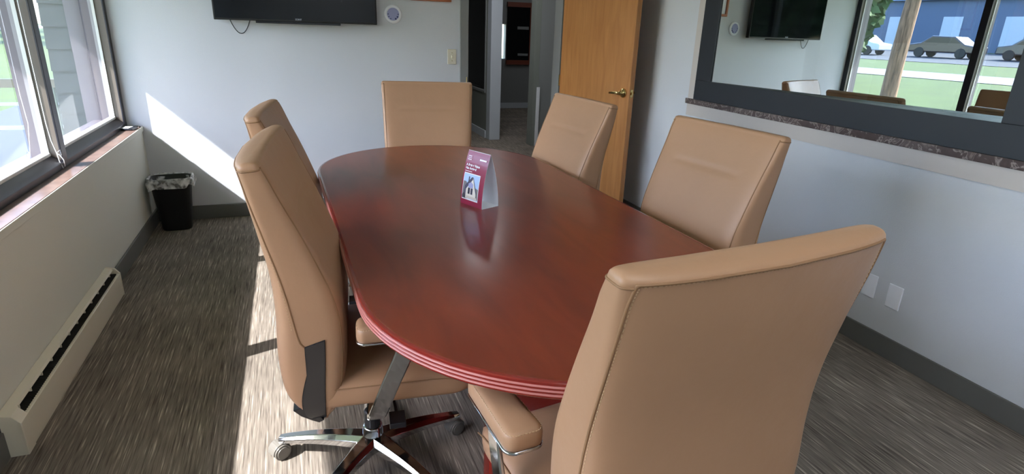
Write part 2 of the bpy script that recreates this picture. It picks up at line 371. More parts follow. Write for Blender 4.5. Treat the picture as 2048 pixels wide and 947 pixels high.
b = B(); box(b, (1.9, 6.0, 0), (4.66, 6.12, H)); box(b, (4.77, 6.0, 0), (8.1, 6.12, H)); box(b, (4.66, 6.0, 0), (4.77, 6.12, .9)); box(b, (4.66, 6.0, 1.5), (4.77, 6.12, H))
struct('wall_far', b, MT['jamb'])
b = B(); box(b, (3.6, 5.98, 0), (8, 6, .1)); struct('baseboard_far', b, MT['post'])
w5 = bpy.data.objects.new('window_5', None); COL.objects.link(w5); w5['kind'] = 'structure'; w5['label'] = 'red wood framed dark window of the far room'
b = B()
for (x0, z0, x1, z1) in ((4.78, .80, 5.32, .88), (4.78, 1.80, 5.32, 1.88), (5.22, .88, 5.32, 1.80)): box(b, (x0, 5.95, z0), (x1, 6.0, z1))
link('window_frame', b, MT['redwood'], w5)
b = B(); box(b, (4.79, 5.97, .88), (5.22, 5.985, 1.80)); link('window_pane', b, mat('dark_glass_far', rgb(14, 15, 17), .15), w5)
b = B(); box(b, (4.98, 5.955, 1.42), (5.2, 5.965, 1.47)); box(b, (5.0, 5.955, .96), (5.2, 5.965, 1.0)); link('window_rail', b, MT['jamb'], w5)
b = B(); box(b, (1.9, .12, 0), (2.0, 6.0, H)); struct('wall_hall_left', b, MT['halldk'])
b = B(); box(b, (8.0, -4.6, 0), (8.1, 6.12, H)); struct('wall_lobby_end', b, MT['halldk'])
def fill_panel(nm, label, x, y, e, sx=.3, sy=.6):  # unseen glowing panels, added to brighten the hall and the room
    t = thing(nm, label, 'added fill light', (x, y, H))
    b = B(); box(b, (-sx-.02, -sy-.02, -.02), (sx+.02, sy+.02, 0)); link('frame', b, MT['platew'], t, bevel=.003)
    b = B(); box(b, (-sx, -sy, -.026), (sx, sy, -.02)); link('diffuser', b, mat('fill_diffuser_'+nm+label[:9], rgb(240, 240, 240), .6, emit=((.95, .97, 1, 1), e)), t)
fill_panel('ceiling_fill', 'white rectangular ceiling light in the hallway beyond the door', 2.9, 1.3, 3.6)
fill_panel('ceiling_fill', 'white rectangular ceiling light in the dark far room beyond the hallway', 5.2, 4.4, 1.0)
fill_panel('ceiling_fill', 'white rectangular ceiling light of the meeting room, above the camera end', 1.8, -4.7, 1.5)
fill_panel('ceiling_fill', 'white rectangular ceiling light furthest from the door, over the near end wall', 1.8, -5.75, 1.5)
# lobby behind the inner window
b = B(); box(b, (RW+.15, -4.6, 0), (8.0, -4.5, H)); box(b, (RW+.15, 0.0, 0), (8.0, .12, H)); struct('wall_lobby_side', b, MT['halldk'])
b = B(); box(b, (5.2, -1.05, 0), (5.5, -.75, H)); struct('trim_9', b, MT['post'])['label'] = 'pale square column in the lobby behind the inner window'

b = B(); box(b, (-.31, -.02, -.1), (-.175, .12, H)); struct('trim_13', b, MT['outer'])['label'] = 'added dark board standing in for shade outside the end of the ribbon window'  # added board; its dark colour carries the shade at the wall end
# ------------------------------------------------------------------ outdoors on the left
def ground_z(x): return -.5 + max(0, (-x-3))*.0265
b = B()
xs = [-.29, -3, -46, -90]
def strip(bm, x0, x1, y0, y1, dz=0, mi=0):
    v = [bm.verts.new(p) for p in ((x0, y0, ground_z(x0)+dz), (x1, y0, ground_z(x1)+dz), (x1, y1, ground_z(x1)+dz), (x0, y1, ground_z(x0)+dz))]
    f = bm.faces.new(v); f.material_index = mi
strip(b, -.29, -3, -60, 90); strip(b, -3, -90, -60, 90)
box(b, (-.29, 7.62, -.7), (30, 40, -.5))
struct('floor_outside', b, mat('mown_lawn', rgb(72, 88, 38), .9, noise=(1.2, .16), bump=(60, .3)))['label'] = 'mown green lawn outside'
b = B(); strip(b, -21.5, -25.5, -60, 90, .02); o = struct('trim_10', b, mat('concrete_path', rgb(130, 132, 138), .8)); o['label'] = 'pale road across the lawn'
b = B(); strip(b, -34, -52, -60, 90, .02); o = struct('trim_11', b, mat('asphalt', rgb(74, 76, 82), .9)); o['label'] = 'asphalt yard in front of the warehouse'
b = B(); v = [b.verts.new(p) for p in ((-.29, 2.3, -.49), (-4.2, 2.3, -.455), (-4.6, 14, -.44), (-.29, 14, -.49))]; b.faces.new(v); box(b, (-.5, 2.3, -.5), (-.3, 14, -.485)); o = struct('trim_14', b, mat('patio_concrete', rgb(74, 80, 88), .9, noise=(2, .08))); o['label'] = 'blue-grey concrete patio beyond the porch railing'
# soffit over the window
b = B(); box(b, (-1.52, YB-2, 2.462), (-.3, 3.0, 2.62)); o = struct('trim_12', b, mat('soffit_paint', rgb(190, 190, 184), .8)); o['label'] = 'roof overhang above the ribbon window'
# wing wall with lap siding seen through the ribbon window
b = B(); z = -.5
while z < 2.45:
    prism(b, [(-1.12, 2.2, z), (-1.12, 2.165, z), (-1.12, 2.195, z+.2), (-1.12, 2.2, z+.2)], (.83, 0, 0)); z += .2
box(b, (-1.12, 2.2, -.5), (-.29, 2.4, 2.462)); struct('wall_wing', b, mat('grey_green_siding', rgb(76, 82, 80), .7))
b = B(); box(b, (-.33, .12, -.5), (-.29, 2.2, 2.462)); struct('wall_side', b, mat('side_siding', rgb(150, 152, 146), .7))
# low rail by the wing
rail = thing('porch_railing', 'beige board porch railing beyond the window at far left', 'railing', (-2.2, 3.2, -.5))
b = B(); box(b, (-1.5, -.03, 1.15), (1.0, .03, 1.24)); link('top_rail', b, mat('beige_rail', rgb(150, 140, 120), .6), rail, bevel=.004)
b = B(); box(b, (-1.5, -.02, .96), (1.0, .02, .99)); link('middle_rail', b, MT['alu'], rail)
b = B(); box(b, (-1.5, -.02, .70), (1.0, .02, .74)); link('bottom_rail', b, MT['alu'], rail)
for x in (-1.45, -.2, .72):
    b = B(); box(b, (x-.04, -.04, 0), (x+.04, .04, 1.15)); link('railing_post', b, mat('post_paint', rgb(150, 160, 140), .6), rail, bevel=.004)

def leafy(bm, c, rx, ry, rz, n, s):
    for _ in range(n):
        while True:
            p = Vector((random.uniform(-1, 1), random.uniform(-1, 1), random.uniform(-1, 1)))
            if .25 < p.length < 1: break
        p = Vector((p.x*rx, p.y*ry, p.z*rz)) + Vector(c)
        a = Vector((random.gauss(0, 1), random.gauss(0, 1), random.gauss(0, 1))).normalized()*s
        d = a.cross(Vector((random.gauss(0, 1), random.gauss(0, 1), random.gauss(0, 1)))).normalized()*s*.6
        v = [bm.verts.new(q) for q in (p-a, p+d, p+a, p-d)]; bm.faces.new(v)
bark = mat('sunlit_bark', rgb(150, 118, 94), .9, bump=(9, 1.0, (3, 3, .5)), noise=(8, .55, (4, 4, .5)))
leafm = mat('dark_leaves', rgb(64, 86, 40), .8, noise=(.8, .3))
def tree(x, y, h, r, label, group=None, trunk_r=.2, low=False):
    gz = ground_z(x); t = thing('tree', label, 'tree', (x, y, gz), 0, group)
    b = B(); path = []; rr = []
    for i in range(9):
        f = i/8; path.append((.06*math.sin(f*5), .05*math.cos(f*4)-.05, f*h*.7)); rr.append(trunk_r*(1.25-.6*f if f > .06 else 1.5))
    tube(b, path, rr, 14)
    link('trunk', b, bark, t, smooth=True)
    b = B(); leafy(b, (0, 0, h*(.54 if low else .68)), r, r, h*(.50 if low else .34), 3600 if low else 2600, r*(.12 if low else .09)); link('crown', b, leafm, t)
    return t
tree(-4.15, 1.75, 8.5, 2.2, 'near tree with sunlit ridged bark reflected in the inner window', None, .112)
for i, (x, y, h, r) in enumerate(((-27, 37, 9, 3.4), (-34, 45, 10, 3.6), (-23, 45, 8, 3.3), (-33, 54, 11, 3.8), (-17, 37, 8, 3.0), (-24, 58, 11, 3.8))):
    tree(x, y, h, r, 'dark leafy tree in the row beyond the lawn', 'trees beyond the lawn', .25)
tree(-14.5, 10.6, 6.2, 1.9, 'bushy dark tree beside the lawn, nearest the window jamb in the reflection', 'trees beyond the lawn', .16, True)
tree(-20, 14.6, 7, 2.2, 'bushy dark tree beside the lawn, further out behind the near bushy one', 'trees beyond the lawn', .18, True)
for i, (x, y, h, r) in enumerate(((-14.5, -8.6, 6.5, 2.3), (-19.5, -12, 7.5, 2.6), (-15, -14.6, 6.5, 2.3), (-20.5, -18, 7.5, 2.6), (-15.5, -20.6, 6.5, 2.3), (-26, -15, 8.5, 2.8), (-26.5, -22, 8.5, 2.8), (-21, -24.4, 7.5, 2.4))):
    tree(x, y, h, r, 'dense dark tree in the clump mirrored in the television', 'clump of trees on the sunny side', .2, True)
# warehouse
wh = thing('warehouse', 'long blue-grey metal warehouse with white dock doors across the road', 'building', (-54, 26, ground_z(-54)))
b = B(); box(b, (-8, -26, 0), (0, 24, 4.3)); link('wall', b, mat('blue_grey_cladding', rgb(92, 104, 128), .6, noise=(6, .05, (1, 8, .2))), wh)
b = B(); box(b, (-8.3, -26.4, 4.3), (.5, 24.4, 4.55)); link('roof', b, mat('roof_edge', rgb(120, 136, 166), .6), wh)
for i, y in enumerate((-19, -14.2, -9.4, -4.6, .2, 5.0, 9.8, 14.6)):
    b = B(); box(b, (0, y-.8, .2), (.08, y+.8, 2.9)); link('dock_door', b, mat('dock_door_white', rgb(190, 196, 206), .5) if i == 0 else bpy.data.materials['dock_door_white'], wh)
# cars
def car(x, y, col, label):
    t = thing('car', label, 'car', (x, y, ground_z(x)+.02), 0, None)
    b = B(); prof = [(-2.2, .35), (-2.2, .8), (-1.5, .92), (-.8, 1.42), (.7, 1.45), (1.35, .98), (2.15, .85), (2.2, .35)]
    prism(b, [(-.85, p, z) for p, z in prof], (1.7, 0, 0)); link('body', b, mat('car_paint', col, .25, coat=.8), t, bevel=.08, seg=3)
    b = B(); prism(b, [(-.87, p, z) for p, z in ((-1.25, .98), (-.75, 1.34), (.62, 1.36), (1.1, 1.0))], (1.74, 0, 0)); link('window', b, MT['blackp'], t)
    for sx in (-.8, .8):
        for sy in (-1.35, 1.35):
            b = B(); cyl(b, (sx-.1, sy, .33), .33, .2, 20, 'x'); link('wheel', b, MT['blackm'], t, bevel=.02)
car(-40, 25.5, rgb(200, 206, 214), 'silver car parked left of the dark cars in front of the warehouse')
car(-41, 19.6, rgb(60, 44, 44), 'dark maroon car parked in front of the warehouse')
car(-42, 14.5, rgb(52, 54, 62), 'dark grey car parked furthest right in front of the warehouse')

# ------------------------------------------------------------------ wall items
# television
tv = thing('television', 'flat black television mounted on the back wall', 'television', (1.09, -.08, 1.412))
b = B(); box(b, (-.54, -.004, 0), (.545, .035, .635)); link('screen_housing', b, MT['blackm'], tv, bevel=.004)
b = B(); box(b, (-.53, -.0055, .012), (.535, -.0038, .625)); link('screen', b, MT['tvs'], tv)
b = B(); box(b, (-.28, -.006, -.014), (.285, .02, .001)); link('bottom_bar', b, MT['blackp'], tv, bevel=.002)
b = B(); box(b, (-.2, .035, .1), (.2, .079, .5)); link('wall_bracket', b, MT['blackm'], tv)
def text_mesh(s, size, m, parent, mtx, name='lettering', bold=0, align='LEFT'):
    c = bpy.data.curves.new('t', 'FONT'); c.body = s; c.size = size; c.offset = bold; c.align_x = align; c.extrude = .0001
    o = bpy.data.objects.new('t', c); COL.objects.link(o); dg = bpy.context.evaluated_depsgraph_get(); dg.update()
    me = bpy.data.meshes.new_from_object(o.evaluated_get(dg)); bpy.data.objects.remove(o)
    me.transform(mtx); me.materials.clear(); me.materials.append(m)
    r = bpy.data.objects.new(name, me); COL.objects.link(r); r.parent = parent; return r
silver = mat('logo_silver', rgb(150, 156, 166), .3)
text_mesh('SONY', .016, silver, tv, Matrix.Translation((-.0, -.0062, .012)) @ Matrix.Rotation(math.pi/2, 4, 'X'), 'logo', .0006, 'CENTER')
b = B(); pts = []
for i in range(15):
    f = i/14; a = math.pi*f; pts.append((.635+.145*f, -.012, 1.45-.125*math.sin(a)**.75 if 0 < f < 1 else 1.45))
tube(b, pts, .0028, 8); tag(link('television_cable', b, MT['blackm'], None, smooth=True), 'thin black cable looping below the television', 'cable')
# round dial
dl = thing('wall_dial', 'small round white dial with pale blue face right of the television', 'dial', (1.765, 0, 1.492))
b = B(); lathe(b, [(.066, 0), (.066, -.008), (.060, -.014), (.047, -.015), (.044, -.010)], 40, axis='y'); link('rim', b, MT['platew'], dl, smooth=True)
b = B(); cyl(b, (0, -.009, 0), .045, -.003, 40, 'y'); link('face', b, mat('pale_blue_face', rgb(168, 172, 214), .3), dl)
for a in range(-60, 241, 30):
    if a in (30, 60, 90, 120, 150): continue
    t = math.radians(a); c = Vector((math.cos(t)*.037, -.0125, math.sin(t)*.037)); s = .0035 if a not in (-60, -30) else .006
    b = B(); box(b, (c.x-s, -.0135, c.z-s), (c.x+s, -.012, c.z+s))
    link('marking', b, bpy.data.materials.get('navy_print') or mat('navy_print', rgb(50, 62, 110), .5), dl)
# picture frame
pf = thing('picture_frame', 'orange-brown wooden frame hanging right of the television', 'picture frame', (2.055, 0, 1.595))
b = B(); w, h, f = .157, .36, .022
for (x0, z0, x1, z1) in ((-w, 0, w, f), (-w, h-f, w, h), (-w, f, -w+f, h-f), (w-f, f, w, h-f)): box(b, (x0, -.022, z0), (x1, 0, z1))
link('frame', b, mat('frame_wood', rgb(176, 104, 70), .45), pf, bevel=.003)
b = B(); box(b, (-w+f, -.008, f), (w-f, 0, h-f)); link('mount', b, MT['platew'], pf)
# plates
def plate(name, label, cat, loc, rz, m, w=.035, h=.057, toggle=True, group=None, outlet=False):
    t = thing(name, label, cat, loc, rz, group)
    b = B(); box(b, (-w, -.007, -h), (w, 0, h)); link('cover_plate', b, m, t, bevel=.003)
    if toggle:
        b = B(); box(b, (-.005, -.016, -.012), (.005, -.006, .012)); link('toggle', b, m, t, bevel=.002)
        for z in (-.03, .03):
            b = B(); cyl(b, (0, -.007, z), .003, -.0012, 10, 'y'); link('screw', b, MT['brass'], t)
    if outlet:
        for z in (-.022, .022):
            b = B(); cyl(b, (0, -.007, z), .016, -.002, 20, 'y'); link('socket', b, m, t)
    return t
plate('light_switch', 'ivory light switch on the back wall beside the doorway', 'switch', (2.2186, 0, 1.194), 0, MT['plate'])
plate('blank_wall_plate', 'white blank plate on the right wall nearer the foreground chair', 'wall plate', (RW, -2.893, .306), -math.pi/2, MT['platew'], toggle=False)
plate('blank_wall_plate', 'white blank plate on the right wall, the one further right in view', 'wall plate', (RW, -3.0236, .3004), -math.pi/2, MT['platew'], toggle=False)
op = plate('wall_outlet', 'white wall outlet low on the back wall beside the table edge', 'outlet', (1.16, 0, .215), 0, MT['platew'], toggle=False, outlet=True)
b = B(); box(b, (1.135, -.034, .17), (1.165, -.0095, .198)); tube(b, [(1.15, -.034, .18), (1.15, -.05, .15), (1.16, -.04, .05), (1.2, -.03, .008)], .003, 6)
tag(link('power_plug', b, MT['blackm'], None, bevel=.002), 'black power plug in the outlet on the back wall', 'plug')

# ------------------------------------------------------------------ baseboard heater
ht = thing('baseboard_heater', 'long cream baseboard heater along the left wall under the window', 'heater', (.013, -1.33, 0)); ht.scale = (1, 1, .9)
L = 1.33
b = B()
prism(b, [(-.011, 0, .180), (.018, 0, .173), (.023, 0, .162), (.021, 0, .162), (.016, 0, .168), (-.011, 0, .174)], (0, -L, 0)); link('hood', b, MT['heater'], ht)
b = B(); prism(b, [(.046, 0, .138), (.050, 0, .136), (.050, 0, .012), (.048, 0, .0), (.044, 0, .012), (.044, 0, .132), (.038, 0, .132), (.038, 0, .138)], (0, -L, 0)); link('front_panel', b, MT['heater'], ht)
b = B(); prism(b, [(-.011, 0, .0), (-.006, 0, .0), (-.006, 0, .175), (-.011, 0, .175)], (0, -L, 0)); link('back_panel', b, MT['dark'], ht)
b = B()
n = 96
for i in range(n):
    y = -.03-(L-.06)*i/(n-1); box(b, (-.004, y-.0006, .05), (.040, y+.0006, .148))
link('heating_fins', b, MT['fin'], ht)
b = B(); cyl(b, (.022, -.01, .12), .012, -(L-.02), 12, 'y'); link('heating_pipe', b, MT['dark'], ht, smooth=True)
for i in range(12):
    y = -.08-(L-.16)*i/11; b = B(); box(b, (.017, y-.002, .152), (.026, y+.002, .166)); link('hood_clip', b, MT['heater'], ht)
for y0, y1 in ((0.004, -.008), (-L+.06, -L+.0)):
    b = B(); prism(b, [(-.011, y0, 0), (.052, y0, 0), (.052, y0, .139), (.030, y0, .172), (-.011, y0, .182)], (0, y1-y0, 0)); link('end_cap', b, MT['heater'], ht, bevel=.002)

# ------------------------------------------------------------------ waste bin with liner
wbx = thing('waste_bin', 'black plastic waste bin standing in the back left corner', 'waste bin', (.160, -.185, 0), math.radians(4)); wbx.scale = (.92, .92, .97)
def rrect(w, d, r, z, n=8, wob=None):
    out = []
    for q, (sx, sy) in enumerate(((1, 1), (-1, 1), (-1, -1), (1, -1))):
        for k in range(n+1):
            a = math.pi/2*(q+k/n); out.append(Vector((sx*(w-r)+r*math.cos(a), sy*(d-r)+r*math.sin(a), z)))
    if wob:
        for i, p in enumerate(out):
            f = wob(i/len(out)); p.x *= 1+f[0]; p.y *= 1+f[0]; p.z += f[1]
    return out
b = B()
rings(b, [rrect(.095, .075, .045, 0), rrect(.1, .08, .05, .01), rrect(.137, .105, .06, .36), rrect(.145, .113, .065, .365), rrect(.145, .113, .065, .38), rrect(.132, .1, .055, .38), rrect(.094, .072, .04, .02)], cap=True)
link('bin_body', b, MT['blackm'], wbx, smooth=True, bevel=0)
b = B()
def w1f(a): return lambda u: (a*math.sin(u*37)+a*.6*math.sin(u*91+1), a*.18*math.sin(u*53))
rings(b, [rrect(.125, .094, .05, .30, wob=w1f(.02)), rrect(.131, .099, .055, .365, wob=w1f(.015)), rrect(.140, .108, .06, .388, wob=w1f(.01)), rrect(.151, .119, .066, .388, wob=w1f(.02)), rrect(.156, .124, .07, .36, wob=w1f(.04)),
          rrect(.160, .128, .07, .325, wob=lambda u: (.05*math.sin(u*43), .012*math.sin(u*17)+.008*math.sin(u*39)))], cap=False)
liner_m = bpy.data.materials.new('clear_plastic_liner'); liner_m.use_nodes = True; t = liner_m.node_tree; t.nodes.clear()
o_ = t.nodes.new('ShaderNodeOutputMaterial'); tr = t.nodes.new('ShaderNodeBsdfTransparent'); pr = t.nodes.new('ShaderNodeBsdfPrincipled'); mx = t.nodes.new('ShaderNodeMixShader')
pr.inputs['Base Color'].default_value = (.8, .8, .8, 1); pr.inputs['Roughness'].default_value = .25
nz = t.nodes.new('ShaderNodeTexNoise'); nz.inputs['Scale'].default_value = 22; mr = t.nodes.new('ShaderNodeMapRange'); mr.inputs[1].default_value = .4; mr.inputs[2].default_value = .65; mr.inputs[3].default_value = .18; mr.inputs[4].default_value = .85
tcx = t.nodes.new('ShaderNodeTexCoord'); t.links.new(tcx.outputs['Object'], nz.inputs[0]); t.links.new(nz.outputs[0], mr.inputs[0]); t.links.new(mr.outputs[0], mx.inputs[0]); t.links.new(tr.outputs[0], mx.inputs[1]); t.links.new(pr.outputs[0], mx.inputs[2]); t.links.new(mx.outputs[0], o_.inputs[0])
ln = link('bin_liner', b, liner_m, None, smooth=True); ln.location = wbx.location; ln.rotation_euler = wbx.rotation_euler; ln.scale = (.92, .92, .97)
tag(ln, 'clear plastic liner folded over the rim of the black bin', 'bin liner')

# gadget on the sill
gd = thing('sill_gadget', 'small black device with white top lying on the sill in the corner', 'device', (-.048, -.14, SILL), math.radians(-8))
b = B(); box(b, (-.04, -.05, 0), (.04, .05, .014)); link('housing', b, MT['blackp'], gd, bevel=.004)
b = B(); box(b, (-.034, -.044, .014), (.016, .036, .0165)); link('white_label', b, MT['platew'], gd, bevel=.002)
b = B(); tube(b, [(-.048, -.09, SILL+.006), (-.045, -.04, SILL+.005), (-.01, -.022, SILL+.005), (.0, -.035, SILL+.005), (-.002, -.07, SILL+.004)], .004, 8)
tag(link('gadget_cable', b, MT['blackm'], None, smooth=True), 'short black cable curling from the small device in the sill corner', 'cable')

# ------------------------------------------------------------------ conference table
TZ = .755
TCX, TCY, TL, TW, TA = 1.677, -2.610, 2.568, 1.151, .0224
tb = thing('conference_table', 'oval cherry-red conference table with reeded edge in the middle of the room', 'table', (TCX, TCY, 0), TA)
def racetrack(off, z, n=40):
    r = TW/2+off; h = (TL-TW)/2; out = []
    for k in range(n+1): a = math.pi*k/n; out.append(Vector((r*math.cos(a), h+r*math.sin(a), z)))
    for k in range(n+1): a = math.pi+math.pi*k/n; out.append(Vector((r*math.cos(a), -h+r*math.sin(a), z)))
    return out
b = B(); rings(b, [racetrack(-.012, TZ-.03), racetrack(-.012, TZ-.0008), racetrack(-.015, TZ)]); link('tabletop', b, MT['top'], tb)
b = B()
T = .040; prof = [(-.012, TZ-.0003), (-.005, TZ-.0006), (-.002, TZ-.0025), (-.002, TZ-T+.004), (-.006, TZ-T), (-.02, TZ-T)]
rings(b, [racetrack(o, z) for o, z in prof], cap=False); link('edge_band', b, MT['edge'], tb, smooth=False, bevel=0)
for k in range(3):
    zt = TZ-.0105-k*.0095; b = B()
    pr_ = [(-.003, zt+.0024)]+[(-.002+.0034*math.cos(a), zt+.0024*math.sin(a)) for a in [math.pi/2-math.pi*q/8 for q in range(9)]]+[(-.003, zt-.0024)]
    rings(b, [racetrack(o, z) for o, z in pr_], cap=False); link('edge_bead', b, MT['bead'], tb, smooth=True)['label'] = 'thin bead round the table edge, its pale highlight put into the colour'
for y in (-.72, .72):
    b = B(); box(b, (-.22, y-.03, .03), (.22, y+.03, TZ-.04)); link('base_panel', b, MT['edge'], tb, bevel=.006)
    b = B(); box(b, (-.235, y-.05, 0), (.235, y+.05, .04)); link('foot', b, MT['edge'], tb, bevel=.008)
b = B(); box(b, (-.02, -.69, .3), (.02, .69, TZ-.08)); link('modesty_panel', b, MT['edge'], tb, bevel=.004)

# ------------------------------------------------------------------ tent card
u = Vector((.394, -.919, 0)); nrm = Vector((.919, .394, 0))     # along the card, and towards the far side
tc_ = thing('tent_card', 'maroon folded tent card with a house photo standing on the table', 'tent card', (1.6475, -2.60, TZ))
Lc, Wc, Hc = .130, .086, .208
def card_pt(s, f, side):   # s -.5..0.5 along card, f 0 bottom..1 top, side -1 maroon face / +1 far face
    half = Wc/2*(1-f**1.9); return u*(s*Lc) + nrm*(side*half+.02) + Vector((0, 0, Hc*f))
maroon = mat('maroon_card', rgb(140, 34, 66), .3, coat=.3); whitec = mat('white_card', rgb(240, 242, 248), .5)
b = B()
for side, name, mm in ((-1, 'printed_face', maroon), (1, 'rear_face', maroon)):
    b = B(); N = 14; out = []; inn = []
    for s in (-.5, .5):
        out.append([card_pt(s, k/N, side) for k in range(N+1)])
        inn.append([card_pt(s, k/N, side)-nrm*side*.0012 for k in range(N+1)])
    vo = [[b.verts.new(p) for p in c] for c in out]; vi = [[b.verts.new(p) for p in c] for c in inn]
    for k in range(N):
        b.faces.new((vo[0][k], vo[1][k], vo[1][k+1], vo[0][k+1])).material_index = 0
        b.faces.new((vi[0][k], vi[1][k], vi[1][k+1], vi[0][k+1])).material_index = 1
        for j in (0, 1): b.faces.new((vo[j][k], vi[j][k], vi[j][k+1], vo[j][k+1])).material_index = 1
    for k in (0, N): b.faces.new((vo[0][k], vo[1][k], vi[1][k], vi[0][k])).material_index = 1
    link(name, b, [mm, whitec], tc_)
b = B(); prism(b, [u*(-.5*Lc)+nrm*(.02-Wc/2+.001), u*(.5*Lc)+nrm*(.02-Wc/2+.001), u*(.5*Lc)+nrm*(.02+Wc/2-.001), u*(-.5*Lc)+nrm*(.02+Wc/2-.001)], (0, 0, .0012)); link('card_base', b, whitec, tc_)
def face_quad(pts, col, name, lift=.0006, rough=.35):
    """polygon drawn in card-face coordinates (s across -.5..5, f up) wrapped on the face"""
    b = B(); b.faces.new([b.verts.new((s, f, 0)) for s, f in pts])
    f = .04
    while f < 1:
        bmesh.ops.bisect_plane(b, geom=b.verts[:]+b.edges[:]+b.faces[:], plane_co=(0, f, 0), plane_no=(0, 1, 0)); f += .03
    for v in b.verts: v.co = card_pt(v.co.x, v.co.y, -1)-nrm*lift
    r = bpy.data.materials.get('print_'+name+str(col[:3])) or mat('print_'+name+str(col[:3]), col, rough)
    return b, r
print_parts = [
    # photo ground: white border, sky, hedge, house, roof, windows
    ('photo_border', [(-.44, .10), (.30, .10), (.30, .60), (-.44, .60)], rgb(236, 236, 240)),
    ('photo_sky', [(-.42, .12), (.28, .12), (.28, .585), (-.42, .585)], rgb(168, 198, 238)),
    ('photo_hedge', [(-.42, .12), (-.2, .12), (-.2, .38), (-.3, .44), (-.42, .44)], rgb(120, 118, 122)),
    ('photo_hedge', [(.14, .14), (.28, .14), (.28, .34), (.14, .36)], rgb(120, 124, 120)),
    ('photo_house', [(-.27, .13), (.19, .13), (.19, .30), (.0, .52), (-.27, .30)], rgb(226, 222, 214)),
    ('photo_roof', [(-.36, .16), (-.30, .16), (-.27, .30), (.0, .50), (-.01, .54), (-.06, .54), (-.33, .36)], rgb(72, 74, 98)),
    ('photo_roof', [(-.01, .54), (.01, .54), (.22, .28), (.22, .24), (.20, .24)], rgb(72, 74, 98)),
    ('photo_chimney', [(-.20, .44), (-.15, .47), (-.15, .54), (-.20, .54)], rgb(72, 74, 98)),
    ('photo_window', [(-.17, .34), (.05, .34), (.05, .41), (-.06, .45), (-.17, .41)], rgb(160, 164, 206)),
    ('photo_window', [(-.17, .22), (-.08, .22), (-.08, .335), (-.17, .335)], rgb(50, 52, 70)),
    ('photo_window', [(-.04, .22), (.05, .22), (.05, .335), (-.04, .335)], rgb(66, 70, 88)),
    ('photo_bush', [(-.42, .12), (-.26, .12), (-.28, .2), (-.36, .22), (-.42, .18)], rgb(64, 64, 76)),
    ('photo_fence', [(-.24, .13), (.25, .13), (.25, .18), (-.24, .18)], rgb(206, 198, 190)),
    # small unreadable print
    ('small_print', [(-.42, .895), (-.26, .895), (-.26, .91), (-.42, .91)], rgb(226, 206, 216)),
    ('small_print', [(-.42, .865), (-.24, .865), (-.24, .878), (-.42, .878)], rgb(206, 180, 196)),
    ('small_print', [(-.42, .835), (-.24, .835), (-.24, .85), (-.42, .85)], rgb(226, 206, 216)),
    ('small_print', [(-.42, .625), (-.10, .625), (-.10, .638), (-.42, .638)], rgb(230, 214, 222)),
    ('brand_mark', [(.12, .86), (.42, .86), (.42, .887), (.12, .887)], rgb(244, 236, 242)),
]
for i, (nm, pts, col) in enumerate(print_parts):
    b, r = face_quad([p for p in pts], col, nm, .0006+.00012*i); 
    # subdivide wrapping: keep polygon just clear of the curved face
    link(nm, b, r, tc_)
def card_text(s, size, s0, f0, bold):
    c = bpy.data.curves.new('t', 'FONT'); c.body = s; c.size = size; c.offset = bold
    o = bpy.data.objects.new('t', c); COL.objects.link(o); dg = bpy.context.evaluated_depsgraph_get(); dg.update()
    me = bpy.data.meshes.new_from_object(o.evaluated_get(dg)); bpy.data.objects.remove(o)
    for v in me.vertices:
        p = card_pt(s0+v.co.x/Lc, f0+v.co.y/Hc, -1)-nrm*.0012; v.co = p
    me.materials.clear(); me.materials.append(whitec)
    r = bpy.data.objects.new('lettering', me); COL.objects.link(r); r.parent = tc_
card_text('A Better Vision', .0128, -.43, .725, .00035)
card_text('Has Arrived', .0128, -.43, .665, .00035)

# ------------------------------------------------------------------ conference chairs
def lerp(a, b, t): return a+(b-a)*t
def curve_at(pts, t):
    """catmull-rom through pts, t in 0..1"""
    n = len(pts)-1; x = min(max(t*n, 0), n-1e-6); i = int(x); f = x-i
    p = [Vector(pts[max(0, min(n, j))]) for j in (i-1, i, i+1, i+2)]
    return .5*((2*p[1])+(-p[0]+p[2])*f+(2*p[0]-5*p[1]+4*p[2]-p[3])*f*f+(-p[0]+3*p[1]-3*p[2]+p[3])*f**3)
# side profile of the back: (y_front, z_front, y_rear, z_rear), bottom to top. +y is the way the sitter looks.
BP = [(-.150, .352, -.172, .347), (-.122, .40, -.226, .378), (-.104, .49, -.268, .438), (-.100, .60, -.280, .540), (-.114, .70, -.277, .665), (-.150, .80, -.283, .785), (-.192, .90, -.300, .893), (-.232, .985, -.316, .983), (-.258, 1.045, -.325, 1.040), (-.273, 1.075, -.330, 1.070)]
def bprof(t):
    a = curve_at([(p[0], p[1], 0) for p in BP], t); c = curve_at([(p[2], p[3], 0) for p in BP], t)
    return a.x, a.y, c.x, c.y
BW = .289
def bwidth(t): return BW*(1-.10*max(0, (.22-t)/.22)**2)*(.915+.085*min(1, max(0, t-.12)/.75))
def plan(x, t): return .022*(x/BW)**2*min(1, t*2)
def back_section(t, n=72):
    yf, zf, yr, zr = bprof(t); w = bwidth(t); out = []
    cy, cz = (yf+yr)/2, (zf+zr)/2; hy, hz = (yf-yr)/2, (zf-zr)/2
    for k in range(n):
        a = 2*math.pi*k/n; c, s = math.cos(a), math.sin(a); e = .24
        X = math.copysign(abs(c)**e, c); S = math.copysign(abs(s)**(.38), s)
        # X across -1..1, S front(+) / rear(-)
        x = X*w
        bul = .008*(1-(x/w)**2)*(1 if S > 0 else .5)
        cr = 0
        if S > 0: cr = .011*math.exp(-((zf-.925)/.010)**2)*(1/(1+math.exp((abs(x)-.14)/.010)))
        y = cy+hy*S+math.copysign(bul, S)-cr+plan(x, t); z = cz+hz*S
        out.append(Vector((x, y, z)))
    return out
